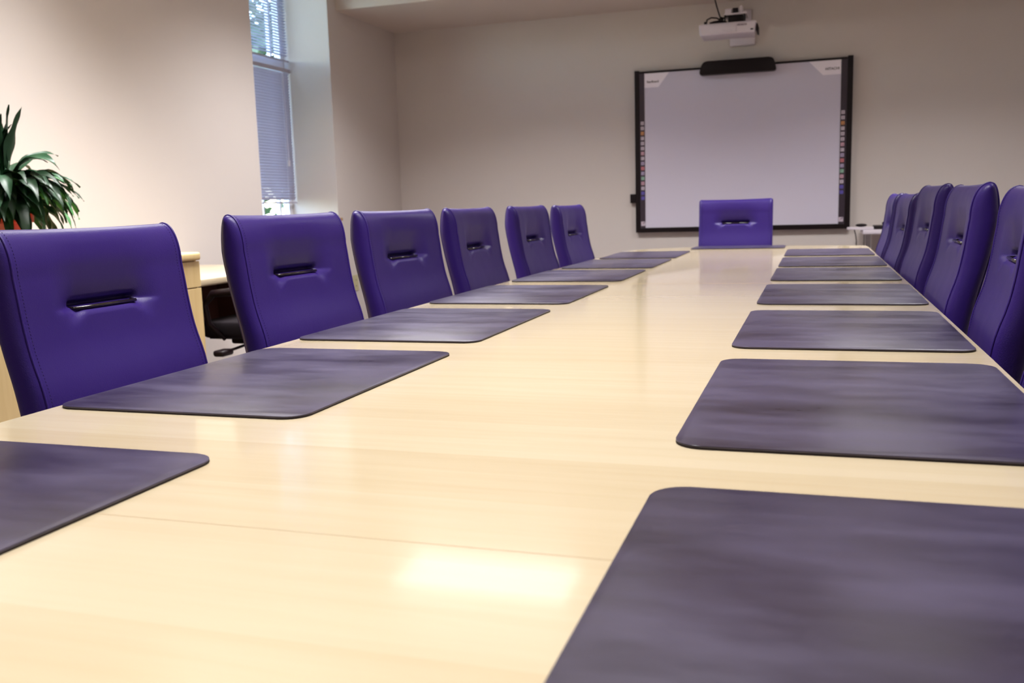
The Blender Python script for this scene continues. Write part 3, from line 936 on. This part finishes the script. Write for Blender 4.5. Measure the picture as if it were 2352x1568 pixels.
bm = bmesh.new(); lathe(bm, [(0, .1), (.03, .1), (.03, .26), (.02, .26), (.02, .40), (0, .40)], 18)
obj('gas_lift', bm, M['black'], tk, auto=30)
bm = bmesh.new(); lathe(bm, [(0, .065), (.045, .065), (.045, .12), (0, .13)], 18)
for k in range(5):
    a = math.radians(18 + 72 * k)
    tube(bm, [(.03 * math.cos(a), .03 * math.sin(a), .1), (.27 * math.cos(a), .27 * math.sin(a), .07)], [.022, .013], 8)
obj('star_base', bm, M['black'], tk, auto=40)
for k in range(5):
    a = math.radians(18 + 72 * k)
    bm = bmesh.new(); c0 = Vector((.27 * math.cos(a), .27 * math.sin(a), .027)); ax = Vector((-math.sin(a), math.cos(a), 0))
    tube(bm, [c0 - ax * .02, c0 + ax * .02], .027, 14); tube(bm, [c0, c0 + Vector((0, 0, .045))], .007, 8)
    obj('caster', bm, M['black'], tk, auto=40)

# ------------------------------------------------------------------ potted plant on the cabinet
pc = Vector((-3.08, 2.925, .8725))
pl = thing('potted_plant', 'bushy dark green houseplant in a red pot on the maple cabinet', 'plant', pc)
bm = bmesh.new()
lathe(bm, [(0, 0), (.078, 0), (.082, .01), (.098, .150), (.113, .152), (.115, .190), (.108, .192), (.104, .170), (0, .168)], 36)
obj('pot', bm, M['red_pot'], pl, auto=30)
bm = bmesh.new(); lathe(bm, [(0, .178), (.06, .182), (.103, .172)], 24); obj('soil', bm, M['soil'], pl, smooth=True)
lf = mat('houseplant_leaf', (0.02, 0.08, 0.03), 0.45, spec=0.35)
n, l, b = nodes(lf)
at = n.new('ShaderNodeAttribute'); at.attribute_name = 'tone'; at.attribute_type = 'GEOMETRY'
cr = n.new('ShaderNodeValToRGB')
cr.color_ramp.elements[0].position = 0; cr.color_ramp.elements[0].color = (0.010, 0.030, 0.012, 1)
cr.color_ramp.elements[1].position = 1; cr.color_ramp.elements[1].color = (0.07, 0.26, 0.07, 1)
e = cr.color_ramp.elements.new(.7); e.color = (0.018, 0.07, 0.028, 1)
l.new(at.outputs['Fac'], cr.inputs[0]); l.new(cr.outputs[0], b.inputs['Base Color'])
b.inputs['Subsurface Weight'].default_value = 0.0
bm = bmesh.new(); bms = bmesh.new()
tone = bm.faces.layers.float.new('tone_f')
rng = random.Random(21)
tones = []
for i in range(380):
    az = rng.uniform(0, 2 * math.pi)
    el = math.radians(rng.choice([86, 58, 54, 50, 42, 34, 24, 12, 46, 36, 50, 44]) + rng.uniform(-8, 8))
    L = rng.uniform(.22, .37) * (1.0 if el < 1.1 else 1.1)
    p = Vector((rng.uniform(-.03, .03), rng.uniform(-.03, .03), .215))
    d = Vector((math.cos(az) * math.cos(el), math.sin(az) * math.cos(el), math.sin(el)))
    droop = rng.uniform(1.6, 3.4) * (0.45 if el > 1.15 else 1)
    N = 22
    path = [p.copy()]
    dirs = [d.copy()]
    for k in range(N):
        tt = k / N
        d = (d + Vector((0, 0, -1)) * droop * (0.3 + tt * 1.6) / N).normalized()
        p = p + d * L / N
        path.append(p.copy()); dirs.append(d.copy())
    if min(q.z for q in path) < .01 or pc.x + min(q.x for q in path) < XW + .03: continue
    if path[-1].z < .20 and -0.7 < math.atan2(math.sin(az), math.cos(az)) < 1.0 and i % 4: continue
    tube(bms, [q for q in path[:12:2]], .0028, 5)
    wmax = rng.uniform(.017, .031)
    st_ = 8
    side = dirs[st_].cross(Vector((0, 0, 1)))
    if side.length < .1: side = Vector((1, 0, 0))
    side.normalize()
    side = (Matrix.Rotation(rng.uniform(-.7, .7), 3, dirs[st_]) @ side)
    tn = rng.random() ** 2.2
    prevr = None
    for k in range(st_, N + 1):
        s = (k - st_) / (N - st_)
        wd = wmax * (math.sin(math.pi * min(1, s * 1.02) ** .62)) ** .9 if 0 < s < 1 else .0006
        dd = dirs[k]; sd = (side - dd * side.dot(dd)).normalized(); nn = sd.cross(dd)
        ripple = .004 * math.sin(s * 14 + i)
        row = [bm.verts.new(path[k] + sd * wd + nn * (wd * .35 + ripple)), bm.verts.new(path[k] + sd * wd * .5 + nn * wd * .12),
               bm.verts.new(path[k]), bm.verts.new(path[k] - sd * wd * .5 + nn * wd * .12), bm.verts.new(path[k] - sd * wd + nn * (wd * .35 - ripple))]
        if prevr:
            for j in range(4):
                f = bm.faces.new((prevr[j], prevr[j + 1], row[j + 1], row[j])); f[tone] = tn
        prevr = row
me_t = [f[tone] for f in bm.faces]
fo = obj('foliage', bm, lf, pl, smooth=True)
at_ = fo.data.attributes.new('tone', 'FLOAT', 'FACE')
src = fo.data.attributes.get('tone_f')
vals = [0.0] * len(fo.data.polygons); src.data.foreach_get('value', vals)
at_.data.foreach_set('value', vals)
obj('stems', bms, mat('stem', (.03, .07, .025), .5), pl, smooth=True)
